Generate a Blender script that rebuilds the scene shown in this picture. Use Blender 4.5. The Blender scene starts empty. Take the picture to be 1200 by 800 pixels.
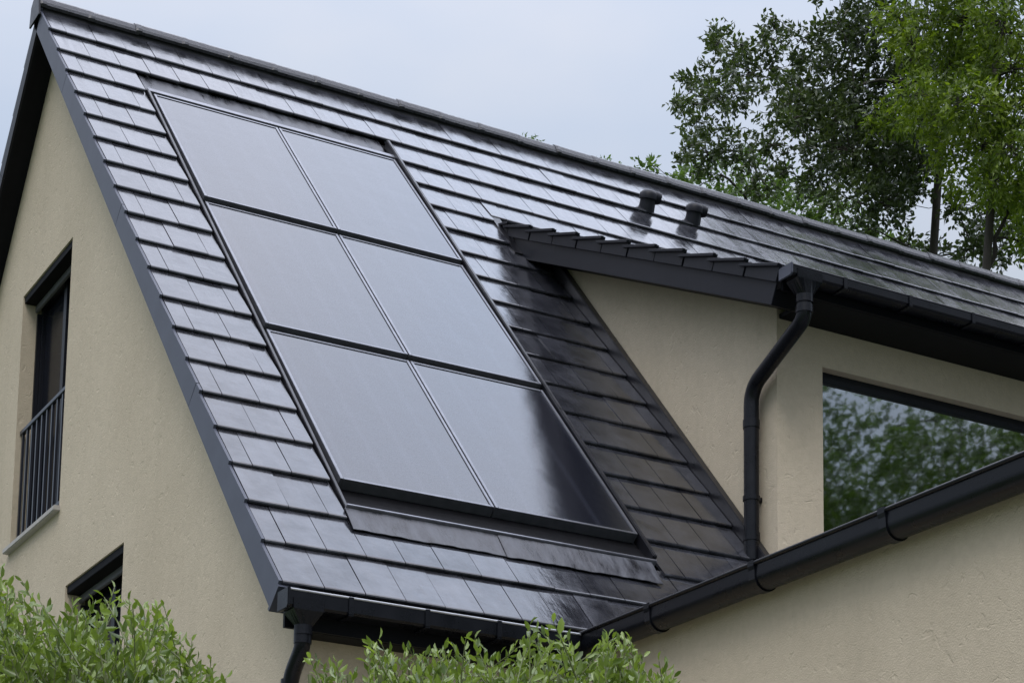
import bpy, bmesh, math, random
import numpy as np
from mathutils import Vector, Matrix

# ------------------------------------------------------------------ camera, world, light
scene = bpy.context.scene
col = scene.collection
Z0 = 4.6                                   # height of the main eaves above the ground
CAM = np.array([-4.0841, -9.8258, -2.9488 + Z0])
CR = np.array([0.8724, -0.4879, 0.0159]); CF = np.array([0.4821, 0.8622, 0.1551])
CF /= np.linalg.norm(CF); CR -= CF * (CR @ CF); CR /= np.linalg.norm(CR); CU = np.cross(CR, CF)
FPX, PX, PY = 2442.384, 600.0, 976.17      # focal length and principal point for a 1200 px wide picture

cd = bpy.data.cameras.new('camera'); cam = bpy.data.objects.new('camera', cd); col.objects.link(cam)
cd.sensor_width = 36; cd.lens = FPX / 1200 * 36
cd.shift_y = (PY - 400) / 1200
cd.clip_start = 0.05; cd.clip_end = 2000
m = Matrix.Identity(4)
for i in range(3):
    m[i][0] = CR[i]; m[i][1] = CU[i]; m[i][2] = -CF[i]; m[i][3] = CAM[i]
cam.matrix_world = m
scene.camera = cam

SUN_EL, SUN_AZ = math.radians(52), math.radians(215)      # azimuth clockwise from +Y
wld = bpy.data.worlds.new('World'); scene.world = wld; wld.use_nodes = True
nt = wld.node_tree; nt.nodes.clear()
def N(nt, t, **kw):
    n = nt.nodes.new(t)
    for k, v in kw.items():
        if hasattr(n, k): setattr(n, k, v)
        else: n.inputs[k.replace('_', ' ')].default_value = v
    return n
L = nt.links.new
out = N(nt, 'ShaderNodeOutputWorld'); bg = N(nt, 'ShaderNodeBackground')
sky = N(nt, 'ShaderNodeTexSky', sky_type='NISHITA', sun_disc=False)
sky.sun_elevation = SUN_EL; sky.sun_rotation = SUN_AZ; sky.dust_density = 2.0
tc = N(nt, 'ShaderNodeTexCoord'); sep = N(nt, 'ShaderNodeSeparateXYZ'); L(tc.outputs['Generated'], sep.inputs[0])
ramp = N(nt, 'ShaderNodeValToRGB')         # overcast layer, brighter towards the zenith as overcast skies are
L(sep.outputs['Z'], ramp.inputs[0])
cr = ramp.color_ramp
cr.elements[0].position = 0.0; cr.elements[0].color = (4.3, 4.8, 5.6, 1)
cr.elements[1].position = 1.0; cr.elements[1].color = (22.6, 23.0, 26.2, 1)
e = cr.elements.new(0.35); e.color = (5.25, 5.85, 6.75, 1)
e = cr.elements.new(0.55); e.color = (8.0, 8.6, 10.0, 1)
e = cr.elements.new(0.76); e.color = (25.0, 25.3, 28.4, 1)
nz = N(nt, 'ShaderNodeTexNoise', Scale=2.6, Detail=5.0, Roughness=0.55)
mp = N(nt, 'ShaderNodeMapping'); mp.inputs['Scale'].default_value = (1, 1, 2.2); mp.inputs['Location'].default_value = (0.6, 0.2, 0.0)
L(tc.outputs['Generated'], mp.inputs[0]); L(mp.outputs[0], nz.inputs['Vector'])
mr = N(nt, 'ShaderNodeMapRange'); L(nz.outputs['Fac'], mr.inputs[0])
mr.inputs[1].default_value = 0.3; mr.inputs[2].default_value = 0.7; mr.inputs[3].default_value = 0.0; mr.inputs[4].default_value = 1.0
tint = N(nt, 'ShaderNodeMix', data_type='RGBA'); L(mr.outputs[0], tint.inputs[0])
tint.inputs[6].default_value = (0.81, 0.91, 1.02, 1); tint.inputs[7].default_value = (1.13, 1.09, 1.05, 1)
mul = N(nt, 'ShaderNodeMix', data_type='RGBA', blend_type='MULTIPLY'); mul.inputs[0].default_value = 1
L(ramp.outputs[0], mul.inputs[6]); L(tint.outputs[2], mul.inputs[7])
mix = N(nt, 'ShaderNodeMix', data_type='RGBA'); mix.inputs[0].default_value = 0.88
L(sky.outputs[0], mix.inputs[6]); L(mul.outputs[2], mix.inputs[7])
L(mix.outputs[2], bg.inputs['Color']); bg.inputs['Strength'].default_value = 0.1
L(bg.outputs[0], out.inputs[0])

sd = bpy.data.lights.new('sun', 'SUN'); sd.energy = 1.2; sd.angle = math.radians(25); sd.color = (1.0, 0.96, 0.9)
so = bpy.data.objects.new('sun', sd); col.objects.link(so); so.location = (-10, -20, 30)
sdir = Vector((math.sin(SUN_AZ) * math.cos(SUN_EL), math.cos(SUN_AZ) * math.cos(SUN_EL), math.sin(SUN_EL)))
so.rotation_euler = sdir.to_track_quat('Z', 'Y').to_euler()

vs = scene.view_settings
vs.view_transform = 'Standard'; vs.look = 'None'; vs.gamma = 1; vs.use_curve_mapping = False; vs.exposure = 0.0
scene.render.engine = 'CYCLES'
scene.cycles.max_bounces = 8; scene.cycles.transparent_max_bounces = 8

# ------------------------------------------------------------------ helpers
random.seed(7); rng = np.random.default_rng(7)
def tag(o, label=None, cat=None, group=None, kind=None):
    if label: o['label'] = label
    if cat: o['category'] = cat
    if group: o['group'] = group
    if kind: o['kind'] = kind
    return o
def empty(name, loc=(0, 0, 0)):
    o = bpy.data.objects.new(name, None); o.location = loc; o.empty_display_size = 0.3; col.objects.link(o); return o
def at(px, py, depth):                      # point on the sight line of a photo pixel, at a distance along the view axis
    return CAM + depth * (CF + CR * (px - PX) / FPX - CU * (py - PY) / FPX)

TH = 0.8434; S, C = math.sin(TH), math.cos(TH); T = S / C
def FM(u, v, h): return (u, v * C - h * S, Z0 + v * S + h * C)                   # main front slope
RV = 7.937; YR, ZR = RV * C, RV * S                                                # ridge
def FB(u, v, h): return (u, 2 * YR - (v * C - h * S), Z0 + v * S + h * C)          # back slope
TD = math.atan(0.482); SD, CD = math.sin(TD), math.cos(TD)
YD0, ZD0 = 0.21, 2.60
def FD(u, v, h): return (u, YD0 + v * CD - h * SD, Z0 + ZD0 + v * SD + h * CD)   # dormer slope
def FI(x, y, z): return (x, y, z + Z0)                                            # z measured from the eaves
def FW(x, y, z): return (x, y, z)

class MB:
    def __init__(s, f=FI): s.v = []; s.f = []; s.fr = f
    def pts(s, P, fr=None):
        b = len(s.v); fr = fr or s.fr
        s.v += [fr(*p) for p in P]; return b
    def face(s, P, fr=None):
        b = s.pts(P, fr); s.f.append(list(range(b, b + len(P))))
    def box(s, a0, a1, b0, b1, c0, c1, fr=None):
        b = s.pts([(x, y, z) for z in (c0, c1) for y in (b0, b1) for x in (a0, a1)], fr)
        for q in ((0, 2, 3, 1), (4, 5, 7, 6), (0, 1, 5, 4), (2, 6, 7, 3), (0, 4, 6, 2), (1, 3, 7, 5)): s.f.append([b + i for i in q])
    def prism(s, poly, fA, fB, fr=None):     # poly: list of 2d points; fA / fB map a point to its two ends
        n = len(poly); b = s.pts([fA(*p) for p in poly] + [fB(*p) for p in poly], fr)
        s.f.append([b + i for i in range(n)][::-1]); s.f.append([b + n + i for i in range(n)])
        for i in range(n):
            j = (i + 1) % n; s.f.append([b + i, b + j, b + n + j, b + n + i])
    def tube(s, path, rad, n=14, cap=True, fr=None):
        P = [Vector((fr or s.fr)(*p)) for p in path]
        R = rad if hasattr(rad, '__len__') else [rad] * len(P)
        b0 = len(s.v); ref = None
        for i, p in enumerate(P):
            d = (P[min(i + 1, len(P) - 1)] - P[max(i - 1, 0)]).normalized()
            if ref is None:
                ref = d.cross(Vector((0.31, 0.77, 0.55))).normalized()
            ref = (ref - d * ref.dot(d)).normalized(); w = d.cross(ref)
            for k in range(n):
                a = 2 * math.pi * k / n
                s.v.append(tuple(p + (ref * math.cos(a) + w * math.sin(a)) * R[i]))
        for i in range(len(P) - 1):
            for k in range(n):
                k2 = (k + 1) % n
                s.f.append([b0 + i * n + k, b0 + i * n + k2, b0 + (i + 1) * n + k2, b0 + (i + 1) * n + k])
        if cap:
            s.f.append([b0 + k for k in range(n)][::-1]); e = b0 + (len(P) - 1) * n
            s.f.append([e + k for k in range(n)])
    def build(s, name, mat, parent=None, bevel=0, smooth=False, kind=None, label=None, seg=2):
        me = bpy.data.meshes.new(name); me.from_pydata(s.v, [], s.f)
        bm = bmesh.new(); bm.from_mesh(me)
        bmesh.ops.recalc_face_normals(bm, faces=bm.faces)
        if bevel:
            es = [e for e in bm.edges if len(e.link_faces) == 2 and e.calc_face_angle(0) > 0.5]
            bmesh.ops.bevel(bm, geom=es, offset=bevel, segments=seg, affect='EDGES', clamp_overlap=True)
        bm.to_mesh(me); bm.free()
        if smooth:
            for p in me.polygons: p.use_smooth = True
            me.set_sharp_from_angle(angle=0.7)
        me.materials.append(mat)
        o = bpy.data.objects.new(name, me); col.objects.link(o)
        if parent: o.parent = parent
        return tag(o, label=label, kind=kind)

def mesh_np(name, V, F, mat, parent=None, kind=None, smooth=False):
    me = bpy.data.meshes.new(name); nv, nf, k = len(V), len(F), F.shape[1]
    me.vertices.add(nv); me.vertices.foreach_set('co', V.astype(np.float32).ravel())
    me.loops.add(nf * k); me.loops.foreach_set('vertex_index', F.astype(np.int32).ravel())
    me.polygons.add(nf); me.polygons.foreach_set('loop_start', np.arange(0, nf * k, k, dtype=np.int32))
    me.update(calc_edges=True); me.validate()
    if smooth:
        for p in me.polygons: p.use_smooth = True
    me.materials.append(mat)
    o = bpy.data.objects.new(name, me); col.objects.link(o)
    if parent: o.parent = parent
    return tag(o, kind=kind)

# ------------------------------------------------------------------ materials
def mat(name, color, rough=0.5, ior=1.5, metallic=0.0, var=0.0, vscale=3.0, rvar=0.0, bump=0.0, bscale=30.0, bstretch=(1, 1, 1), coat=0.0, tint2=None, objrand=0.0):
    M = bpy.data.materials.new(name); M.use_nodes = True; t = M.node_tree
    p = t.nodes['Principled BSDF']
    p.inputs['Base Color'].default_value = (*color, 1); p.inputs['Roughness'].default_value = rough
    p.inputs['IOR'].default_value = ior; p.inputs['Metallic'].default_value = metallic
    p.inputs['Coat Weight'].default_value = coat; p.inputs['Coat Roughness'].default_value = 0.05
    g = N(t, 'ShaderNodeNewGeometry')
    if var or tint2 or rvar:
        n = N(t, 'ShaderNodeTexNoise', Scale=vscale, Detail=6.0, Roughness=0.6)
        mpn = N(t, 'ShaderNodeMapping'); mpn.inputs['Scale'].default_value = bstretch
        t.links.new(g.outputs['Position'], mpn.inputs[0]); t.links.new(mpn.outputs[0], n.inputs['Vector'])
        r = N(t, 'ShaderNodeMapRange'); t.links.new(n.outputs['Fac'], r.inputs[0])
        r.inputs[1].default_value = 0.3; r.inputs[2].default_value = 0.7
        mx = N(t, 'ShaderNodeMix', data_type='RGBA'); t.links.new(r.outputs[0], mx.inputs[0])
        c2 = tint2 or color
        mx.inputs[6].default_value = (*[c * (1 - var) for c in color], 1); mx.inputs[7].default_value = (*[c * (1 + var) for c in c2], 1)
        last = mx.outputs[2]
        if objrand:
            oi = N(t, 'ShaderNodeObjectInfo'); r2 = N(t, 'ShaderNodeMapRange'); t.links.new(oi.outputs['Random'], r2.inputs[0])
            r2.inputs[3].default_value = 1 - objrand; r2.inputs[4].default_value = 1 + objrand
            vm = N(t, 'ShaderNodeVectorMath', operation='SCALE'); t.links.new(last, vm.inputs[0]); t.links.new(r2.outputs[0], vm.inputs['Scale']); last = vm.outputs[0]
        t.links.new(last, p.inputs['Base Color'])
        if rvar:
            rr = N(t, 'ShaderNodeMapRange'); t.links.new(n.outputs['Fac'], rr.inputs[0])
            rr.inputs[1].default_value = 0.3; rr.inputs[2].default_value = 0.7
            rr.inputs[3].default_value = max(0.02, rough - rvar); rr.inputs[4].default_value = rough + rvar
            t.links.new(rr.outputs[0], p.inputs['Roughness'])
    if bump:
        n2 = N(t, 'ShaderNodeTexNoise', Scale=bscale, Detail=4.0, Roughness=0.6)
        mp2 = N(t, 'ShaderNodeMapping'); mp2.inputs['Scale'].default_value = bstretch
        t.links.new(g.outputs['Position'], mp2.inputs[0]); t.links.new(mp2.outputs[0], n2.inputs['Vector'])
        b = N(t, 'ShaderNodeBump', Strength=1.0, Distance=bump); t.links.new(n2.outputs['Fac'], b.inputs['Height'])
        t.links.new(b.outputs[0], p.inputs['Normal'])
    return M

def stucco_mat():
    M = bpy.data.materials.new('scraped_render'); M.use_nodes = True; t = M.node_tree; p = t.nodes['Principled BSDF']
    p.inputs['Roughness'].default_value = 0.9; p.inputs['Specular IOR Level'].default_value = 0.2
    g = N(t, 'ShaderNodeNewGeometry')
    a = N(t, 'ShaderNodeTexNoise', Scale=0.9, Detail=5.0, Roughness=0.6); t.links.new(g.outputs['Position'], a.inputs['Vector'])
    m2 = N(t, 'ShaderNodeMapping'); m2.inputs['Scale'].default_value = (1, 1, 1); t.links.new(g.outputs['Position'], m2.inputs[0])
    b = N(t, 'ShaderNodeTexNoise', Scale=22.0, Detail=6.0, Roughness=0.7); t.links.new(m2.outputs[0], b.inputs['Vector'])
    mx = N(t, 'ShaderNodeMix', data_type='RGBA')
    ra = N(t, 'ShaderNodeMapRange'); t.links.new(a.outputs['Fac'], ra.inputs[0]); ra.inputs[1].default_value = .3; ra.inputs[2].default_value = .7
    t.links.new(ra.outputs[0], mx.inputs[0])
    mx.inputs[6].default_value = (0.487, 0.415, 0.306, 1); mx.inputs[7].default_value = (0.545, 0.467, 0.350, 1)
    mb = N(t, 'ShaderNodeMapRange'); t.links.new(b.outputs['Fac'], mb.inputs[0]); mb.inputs[1].default_value = .3; mb.inputs[2].default_value = .7
    mb.inputs[3].default_value = .93; mb.inputs[4].default_value = 1.05
    vm = N(t, 'ShaderNodeVectorMath', operation='SCALE'); t.links.new(mx.outputs[2], vm.inputs[0]); t.links.new(mb.outputs[0], vm.inputs['Scale'])
    m4 = N(t, 'ShaderNodeMapping'); m4.inputs['Scale'].default_value = (5, 5, 0.35); t.links.new(g.outputs['Position'], m4.inputs[0])
    sn = N(t, 'ShaderNodeTexNoise', Scale=1.0, Detail=5.0, Roughness=.6); t.links.new(m4.outputs[0], sn.inputs['Vector'])
    sr = N(t, 'ShaderNodeMapRange'); t.links.new(sn.outputs['Fac'], sr.inputs[0]); sr.inputs[1].default_value = .5; sr.inputs[2].default_value = .75; sr.inputs[3].default_value = 1.0; sr.inputs[4].default_value = .95
    v4 = N(t, 'ShaderNodeVectorMath', operation='SCALE'); t.links.new(vm.outputs[0], v4.inputs[0]); t.links.new(sr.outputs[0], v4.inputs['Scale'])
    t.links.new(v4.outputs[0], p.inputs['Base Color'])
    # trowel worms and grain
    m3 = N(t, 'ShaderNodeMapping'); m3.inputs['Scale'].default_value = (1, 1, 0.9); t.links.new(g.outputs['Position'], m3.inputs[0])
    v = N(t, 'ShaderNodeTexNoise', Scale=17.0, Detail=2.0, Distortion=0.6); t.links.new(m3.outputs[0], v.inputs['Vector'])
    rv = N(t, 'ShaderNodeMapRange'); t.links.new(v.outputs['Fac'], rv.inputs[0]); rv.inputs[1].default_value = .62; rv.inputs[2].default_value = .70; rv.inputs[3].default_value = 1.0; rv.inputs[4].default_value = 0.0
    gr = N(t, 'ShaderNodeTexNoise', Scale=120.0, Detail=3.0); t.links.new(g.outputs['Position'], gr.inputs['Vector'])
    wv = N(t, 'ShaderNodeTexNoise', Scale=7.0, Detail=3.0); t.links.new(m3.outputs[0], wv.inputs['Vector'])
    mul = N(t, 'ShaderNodeMath', operation='MULTIPLY'); t.links.new(rv.outputs[0], mul.inputs[0]); mul.inputs[1].default_value = 0.6
    ad = N(t, 'ShaderNodeMath', operation='ADD'); t.links.new(mul.outputs[0], ad.inputs[0]); t.links.new(gr.outputs['Fac'], ad.inputs[1])
    ad2 = N(t, 'ShaderNodeMath', operation='MULTIPLY_ADD'); t.links.new(wv.outputs['Fac'], ad2.inputs[0]); ad2.inputs[1].default_value = 0.9; t.links.new(ad.outputs[0], ad2.inputs[2])
    bp = N(t, 'ShaderNodeBump', Strength=0.6, Distance=0.006); t.links.new(ad2.outputs[0], bp.inputs['Height']); t.links.new(bp.outputs[0], p.inputs['Normal'])
    return M

def leaf_mat(name, c1, c2, rough=0.4, trans=0.35, vscale=1.2):
    M = bpy.data.materials.new(name); M.use_nodes = True; t = M.node_tree; p = t.nodes['Principled BSDF']; o = t.nodes['Material Output']
    p.inputs['Roughness'].default_value = rough
    g = N(t, 'ShaderNodeNewGeometry')
    mx = N(t, 'ShaderNodeMix', data_type='RGBA'); mx.inputs[6].default_value = (*c1, 1); mx.inputs[7].default_value = (*c2, 1)
    n = N(t, 'ShaderNodeTexNoise', Scale=vscale, Detail=3.0); t.links.new(g.outputs['Position'], n.inputs['Vector'])
    ri = N(t, 'ShaderNodeMath', operation='MULTIPLY_ADD'); t.links.new(g.outputs['Random Per Island'], ri.inputs[0]); ri.inputs[1].default_value = 0.6
    sb = N(t, 'ShaderNodeMath', operation='SUBTRACT'); t.links.new(n.outputs['Fac'], sb.inputs[0]); sb.inputs[1].default_value = 0.3
    t.links.new(sb.outputs[0], ri.inputs[2]); t.links.new(ri.outputs[0], mx.inputs[0]); mx.clamp_factor = True
    t.links.new(mx.outputs[2], p.inputs['Base Color'])
    tr = N(t, 'ShaderNodeBsdfTranslucent'); sc2 = N(t, 'ShaderNodeMix', data_type='RGBA', blend_type='MULTIPLY'); sc2.inputs[0].default_value = 1
    t.links.new(mx.outputs[2], sc2.inputs[6]); sc2.inputs[7].default_value = (1.5, 1.6, 0.7, 1); t.links.new(sc2.outputs[2], tr.inputs[0])
    ms = N(t, 'ShaderNodeMixShader'); ms.inputs[0].default_value = trans
    t.links.new(p.outputs[0], ms.inputs[1]); t.links.new(tr.outputs[0], ms.inputs[2]); t.links.new(ms.outputs[0], o.inputs['Surface'])
    return M

def tile_mat():
    M = bpy.data.materials.new('wet_engobed_tile'); M.use_nodes = True; t = M.node_tree; p = t.nodes['Principled BSDF']
    g = N(t, 'ShaderNodeNewGeometry'); oi = N(t, 'ShaderNodeObjectInfo')
    # slope-aligned coordinates so rain streaks run down the roof
    mp = N(t, 'ShaderNodeMapping'); mp.inputs['Rotation'].default_value = (-TH, 0, 0); t.links.new(g.outputs['Position'], mp.inputs[0])
    st = N(t, 'ShaderNodeMapping'); st.inputs['Scale'].default_value = (14, 1.6, 1.6); t.links.new(mp.outputs[0], st.inputs[0])
    ns = N(t, 'ShaderNodeTexNoise', Scale=1.6, Detail=5.0, Roughness=0.6); t.links.new(st.outputs[0], ns.inputs['Vector'])
    nb = N(t, 'ShaderNodeTexNoise', Scale=5.0, Detail=6.0, Roughness=0.65); t.links.new(g.outputs['Position'], nb.inputs['Vector'])
    ad = N(t, 'ShaderNodeMath', operation='ADD'); t.links.new(ns.outputs['Fac'], ad.inputs[0]); t.links.new(nb.outputs['Fac'], ad.inputs[1])
    rr = N(t, 'ShaderNodeMapRange'); t.links.new(ad.outputs[0], rr.inputs[0])
    rr.inputs[1].default_value = .75; rr.inputs[2].default_value = 1.25; rr.inputs[3].default_value = .06; rr.inputs[4].default_value = .20
    og = N(t, 'ShaderNodeMath', operation='MULTIPLY_ADD'); t.links.new(oi.outputs['Random'], og.inputs[0]); og.inputs[1].default_value = .06; t.links.new(rr.outputs[0], og.inputs[2]); t.links.new(og.outputs[0], p.inputs['Roughness'])
    cm = N(t, 'ShaderNodeMapRange'); t.links.new(nb.outputs['Fac'], cm.inputs[0]); cm.inputs[1].default_value = .35; cm.inputs[2].default_value = .7; cm.inputs[3].default_value = .6; cm.inputs[4].default_value = 1.7
    orr = N(t, 'ShaderNodeMapRange'); t.links.new(oi.outputs['Random'], orr.inputs[0]); orr.inputs[3].default_value = .85; orr.inputs[4].default_value = 1.15
    mm = N(t, 'ShaderNodeMath', operation='MULTIPLY'); t.links.new(cm.outputs[0], mm.inputs[0]); t.links.new(orr.outputs[0], mm.inputs[1])
    vm = N(t, 'ShaderNodeVectorMath', operation='SCALE'); vm.inputs[0].default_value = (0.026, 0.027, 0.033); t.links.new(mm.outputs[0], vm.inputs['Scale'])
    t.links.new(vm.outputs[0], p.inputs['Base Color'])
    io = N(t, 'ShaderNodeMapRange'); t.links.new(nb.outputs['Fac'], io.inputs[0]); io.inputs[1].default_value = .3; io.inputs[2].default_value = .7; io.inputs[3].default_value = 1.60; io.inputs[4].default_value = 1.80
    io2 = N(t, 'ShaderNodeMath', operation='MULTIPLY_ADD'); t.links.new(oi.outputs['Random'], io2.inputs[0]); io2.inputs[1].default_value = .14; t.links.new(io.outputs[0], io2.inputs[2]); t.links.new(io2.outputs[0], p.inputs['IOR'])
    fn = N(t, 'ShaderNodeTexNoise', Scale=14.0, Detail=3.0); t.links.new(g.outputs['Position'], fn.inputs['Vector'])
    a2 = N(t, 'ShaderNodeMath', operation='MULTIPLY_ADD'); t.links.new(ns.outputs['Fac'], a2.inputs[0]); a2.inputs[1].default_value = 0.7; t.links.new(fn.outputs['Fac'], a2.inputs[2])
    b = N(t, 'ShaderNodeBump', Strength=1.0, Distance=0.0010); t.links.new(a2.outputs[0], b.inputs['Height']); t.links.new(b.outputs[0], p.inputs['Normal'])
    return M

def glass_panel_mat():
    M = bpy.data.materials.new('solar_glass'); M.use_nodes = True; t = M.node_tree; p = t.nodes['Principled BSDF']
    g = N(t, 'ShaderNodeNewGeometry')
    w = N(t, 'ShaderNodeTexWave', Scale=1.3, Distortion=0.0); w.bands_direction = 'X'; t.links.new(g.outputs['Position'], w.inputs['Vector'])
    r = N(t, 'ShaderNodeMapRange'); t.links.new(w.outputs['Fac'], r.inputs[0]); r.inputs[1].default_value = 0; r.inputs[2].default_value = .12; r.inputs[3].default_value = 1.6; r.inputs[4].default_value = 1.0
    vm = N(t, 'ShaderNodeVectorMath', operation='SCALE'); vm.inputs[0].default_value = (0.013, 0.014, 0.019); t.links.new(r.outputs[0], vm.inputs['Scale'])
    t.links.new(vm.outputs[0], p.inputs['Base Color'])
    n = N(t, 'ShaderNodeTexNoise', Scale=1.7, Detail=6.0, Roughness=.6); t.links.new(g.outputs['Position'], n.inputs['Vector'])
    rr = N(t, 'ShaderNodeMapRange'); t.links.new(n.outputs['Fac'], rr.inputs[0]); rr.inputs[1].default_value = .3; rr.inputs[2].default_value = .7; rr.inputs[3].default_value = .015; rr.inputs[4].default_value = .030
    t.links.new(rr.outputs[0], p.inputs['Roughness']); gn = N(t, 'ShaderNodeTexNoise', Scale=170.0, Detail=2.0); t.links.new(g.outputs['Position'], gn.inputs['Vector'])
    gi = N(t, 'ShaderNodeMapRange'); t.links.new(gn.outputs['Fac'], gi.inputs[0]); gi.inputs[1].default_value = .3; gi.inputs[2].default_value = .7; gi.inputs[3].default_value = 1.64; gi.inputs[4].default_value = 1.90
    t.links.new(gi.outputs[0], p.inputs['IOR'])
    f = N(t, 'ShaderNodeTexNoise', Scale=260.0, Detail=2.0); t.links.new(g.outputs['Position'], f.inputs['Vector'])
    lo = N(t, 'ShaderNodeTexNoise', Scale=3.0, Detail=2.0); t.links.new(g.outputs['Position'], lo.inputs['Vector'])
    ad = N(t, 'ShaderNodeMath', operation='MULTIPLY_ADD'); t.links.new(lo.outputs['Fac'], ad.inputs[0]); ad.inputs[1].default_value = 8.0; t.links.new(f.outputs['Fac'], ad.inputs[2])
    b = N(t, 'ShaderNodeBump', Strength=1.0, Distance=0.0002); t.links.new(ad.outputs[0], b.inputs['Height']); t.links.new(b.outputs[0], p.inputs['Normal'])
    return M

M_STUCCO = stucco_mat(); M_TILE = tile_mat(); M_PV = glass_panel_mat()
M_SLATE = mat('slate_grey_sheet', (0.062, 0.068, 0.092), 0.45, ior=1.4, var=.12, vscale=4, bump=.0008, bscale=8)
M_DARK = mat('anthracite_metal', (0.0045, 0.005, 0.0075), 0.30, ior=1.33, var=.2, vscale=6, rvar=.08, bump=.0006, bscale=20)
M_PIPE = mat('anthracite_pipe', (0.005, 0.0055, 0.008), 0.30, ior=1.34, var=.2, vscale=9, rvar=.08)
M_CHAN = mat('matt_black_sheet', (0.006, 0.006, 0.007), 0.6, ior=1.15, var=.3, vscale=12)
M_BLACK = mat('black_trim', (0.010, 0.010, 0.013), 0.35, var=.2, vscale=9, rvar=.1)
M_FRAME = mat('dark_anodised_frame', (0.19, 0.195, 0.215), 0.3, metallic=.7, var=.15, vscale=12)
M_ALU = mat('weathered_aluminium', (0.20, 0.205, 0.23), 0.30, metallic=.5, var=.2, vscale=10)
M_LEAD = mat('weathered_lead', (0.016, 0.016, 0.020), 0.34, ior=1.4, var=.25, vscale=9, rvar=.14, bump=.004, bscale=12, tint2=(0.085, 0.088, 0.10), bstretch=(1.6, .5, .5))
M_RIDGE = mat('ridge_tile_clay', (0.022, 0.023, 0.028), 0.32, var=.45, vscale=26, rvar=.14, bump=.004, bscale=45)
M_FASCIA = mat('dark_slate_fascia', (0.009, 0.010, 0.0145), 0.42, ior=1.3, var=.12, vscale=4, bump=.0008, bscale=8)
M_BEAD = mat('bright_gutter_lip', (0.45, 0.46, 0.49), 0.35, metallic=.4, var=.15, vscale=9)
M_DECK = mat('roof_underlay', (0.014, 0.014, 0.016), 0.8, var=.2)
M_SOFFIT = mat('dark_soffit_board', (0.006, 0.0065, 0.0085), 0.5, ior=1.2, var=.2, vscale=3)
M_WIN = mat('window_frame_grey', (0.008, 0.009, 0.013), 0.4, ior=1.35, var=.1)
M_GLASS = mat('mirrored_window_glass', (0.42, 0.44, 0.46), 0.022, metallic=1.0, bump=.0003, bscale=1.6)
M_GLASSG = mat('gable_window_glass', (0.008, 0.009, 0.013), 0.12, ior=1.16)
M_BLIND = mat('blind_cover_sheet', (0.10, 0.10, 0.105), 0.45, var=.1)
M_SILL = mat('stone_sill', (0.38, 0.36, 0.33), 0.6, var=.1, vscale=14)
M_RAIL = mat('railing_paint', (0.022, 0.024, 0.032), 0.3, var=.1)
M_ROOFFLAT = mat('flat_roof_membrane', (0.10, 0.10, 0.105), 0.8, var=.2)
M_BARK = mat('bark', (0.045, 0.038, 0.030), 0.85, var=.35, vscale=9, bump=.02, bscale=16, bstretch=(1, 1, .3))
M_BARK2 = mat('pale_bark', (0.10, 0.09, 0.075), 0.85, var=.35, vscale=9, bump=.02, bscale=16, bstretch=(1, 1, .3))
M_STEM = mat('green_stem', (0.12, 0.14, 0.05), 0.6, var=.2)
M_OAK = leaf_mat('oak_leaf', (0.014, 0.026, 0.010), (0.095, 0.130, 0.050), .34, .32)
M_ASH = leaf_mat('bright_tree_leaf', (0.040, 0.080, 0.010), (0.220, 0.290, 0.028), .42, .45)
M_PALE = leaf_mat('pale_tree_leaf', (0.045, 0.085, 0.022), (0.120, 0.190, 0.050), .45, .4)
M_HEDGE = leaf_mat('shrub_leaf', (0.030, 0.060, 0.012), (0.290, 0.380, 0.085), .25, .30, 9.0)
M_REFL = leaf_mat('garden_tree_leaf', (0.030, 0.055, 0.014), (0.110, 0.170, 0.040), .42, .40)
M_GRASS = mat('lawn', (0.05, 0.085, 0.025), 0.9, var=.35, vscale=1.5, bump=.03, bscale=40)
M_PAVE = mat('paving', (0.26, 0.25, 0.23), 0.85, var=.15, vscale=2, bump=.004, bscale=60)

# ------------------------------------------------------------------ ground
g = MB(FW); g.face([(-300, -300, 0), (300, -300, 0), (300, 300, 0), (-300, 300, 0)])
tag(g.build('ground', M_GRASS), kind='structure')
g = MB(FW); g.box(-3.2, 12, -7.6, 12.6, 0.002, 0.03)
tag(g.build('paving', M_PAVE, bevel=.006), kind='structure')

# ------------------------------------------------------------------ the house
XG = 0.17; YF = 0.17; XE = 12.9                 # gable wall plane, front wall plane, right end
XDW, YDW = 3.667, 0.611                          # dormer cheek plane, dormer front plane
XV = 3.42                                        # dormer verge
XDR = 8.6                                        # dormer right end
UL, UR = 0.60, 2.73                              # cut-out of the collector field
house = empty('house')
tag(house, 'beige rendered house with steep glossy black tiled roof, dormer and dark gutters', 'house')

GW, GG = 0.24, 0.3925                            # tile cover width and gauge
WY = (4.655, 5.935, 1.735, 3.822)                # upper gable window (y0, y1, z0, z1)
LY = (3.124, 4.396, -0.35, 1.07)                 # lower gable window

def wall_top(y): return (T * y if y < YR else T * (2 * YR - y)) - 0.11 / C
w = MB(FI)
ys = sorted({YF, LY[0], LY[1], WY[0], WY[1], YR, 2 * YR - YF})
for y0, y1 in zip(ys, ys[1:]):
    ops = [o for o in (WY, LY) if o[0] <= y0 + 1e-6 and y1 <= o[1] + 1e-6]
    lows = -Z0
    for o in sorted(ops, key=lambda o: o[2]):
        w.prism([(y0, lows), (y1, lows), (y1, o[2]), (y0, o[2])], lambda y, z: (XG, y, z), lambda y, z: (XG + .36, y, z)); lows = o[3]
    w.prism([(y0, lows), (y1, lows), (y1, wall_top(y1)), (y0, wall_top(y0))], lambda y, z: (XG, y, z), lambda y, z: (XG + .36, y, z))
w.build('gable_wall', M_STUCCO, house)
w = MB(FI); w.box(XG + .36, 1.95, YF, YF + .3, -Z0, -.20); w.box(1.95, XE - .1, YF + .02, YF + .3, -Z0, -.20)
w.build('front_wall', M_STUCCO, house)
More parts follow.
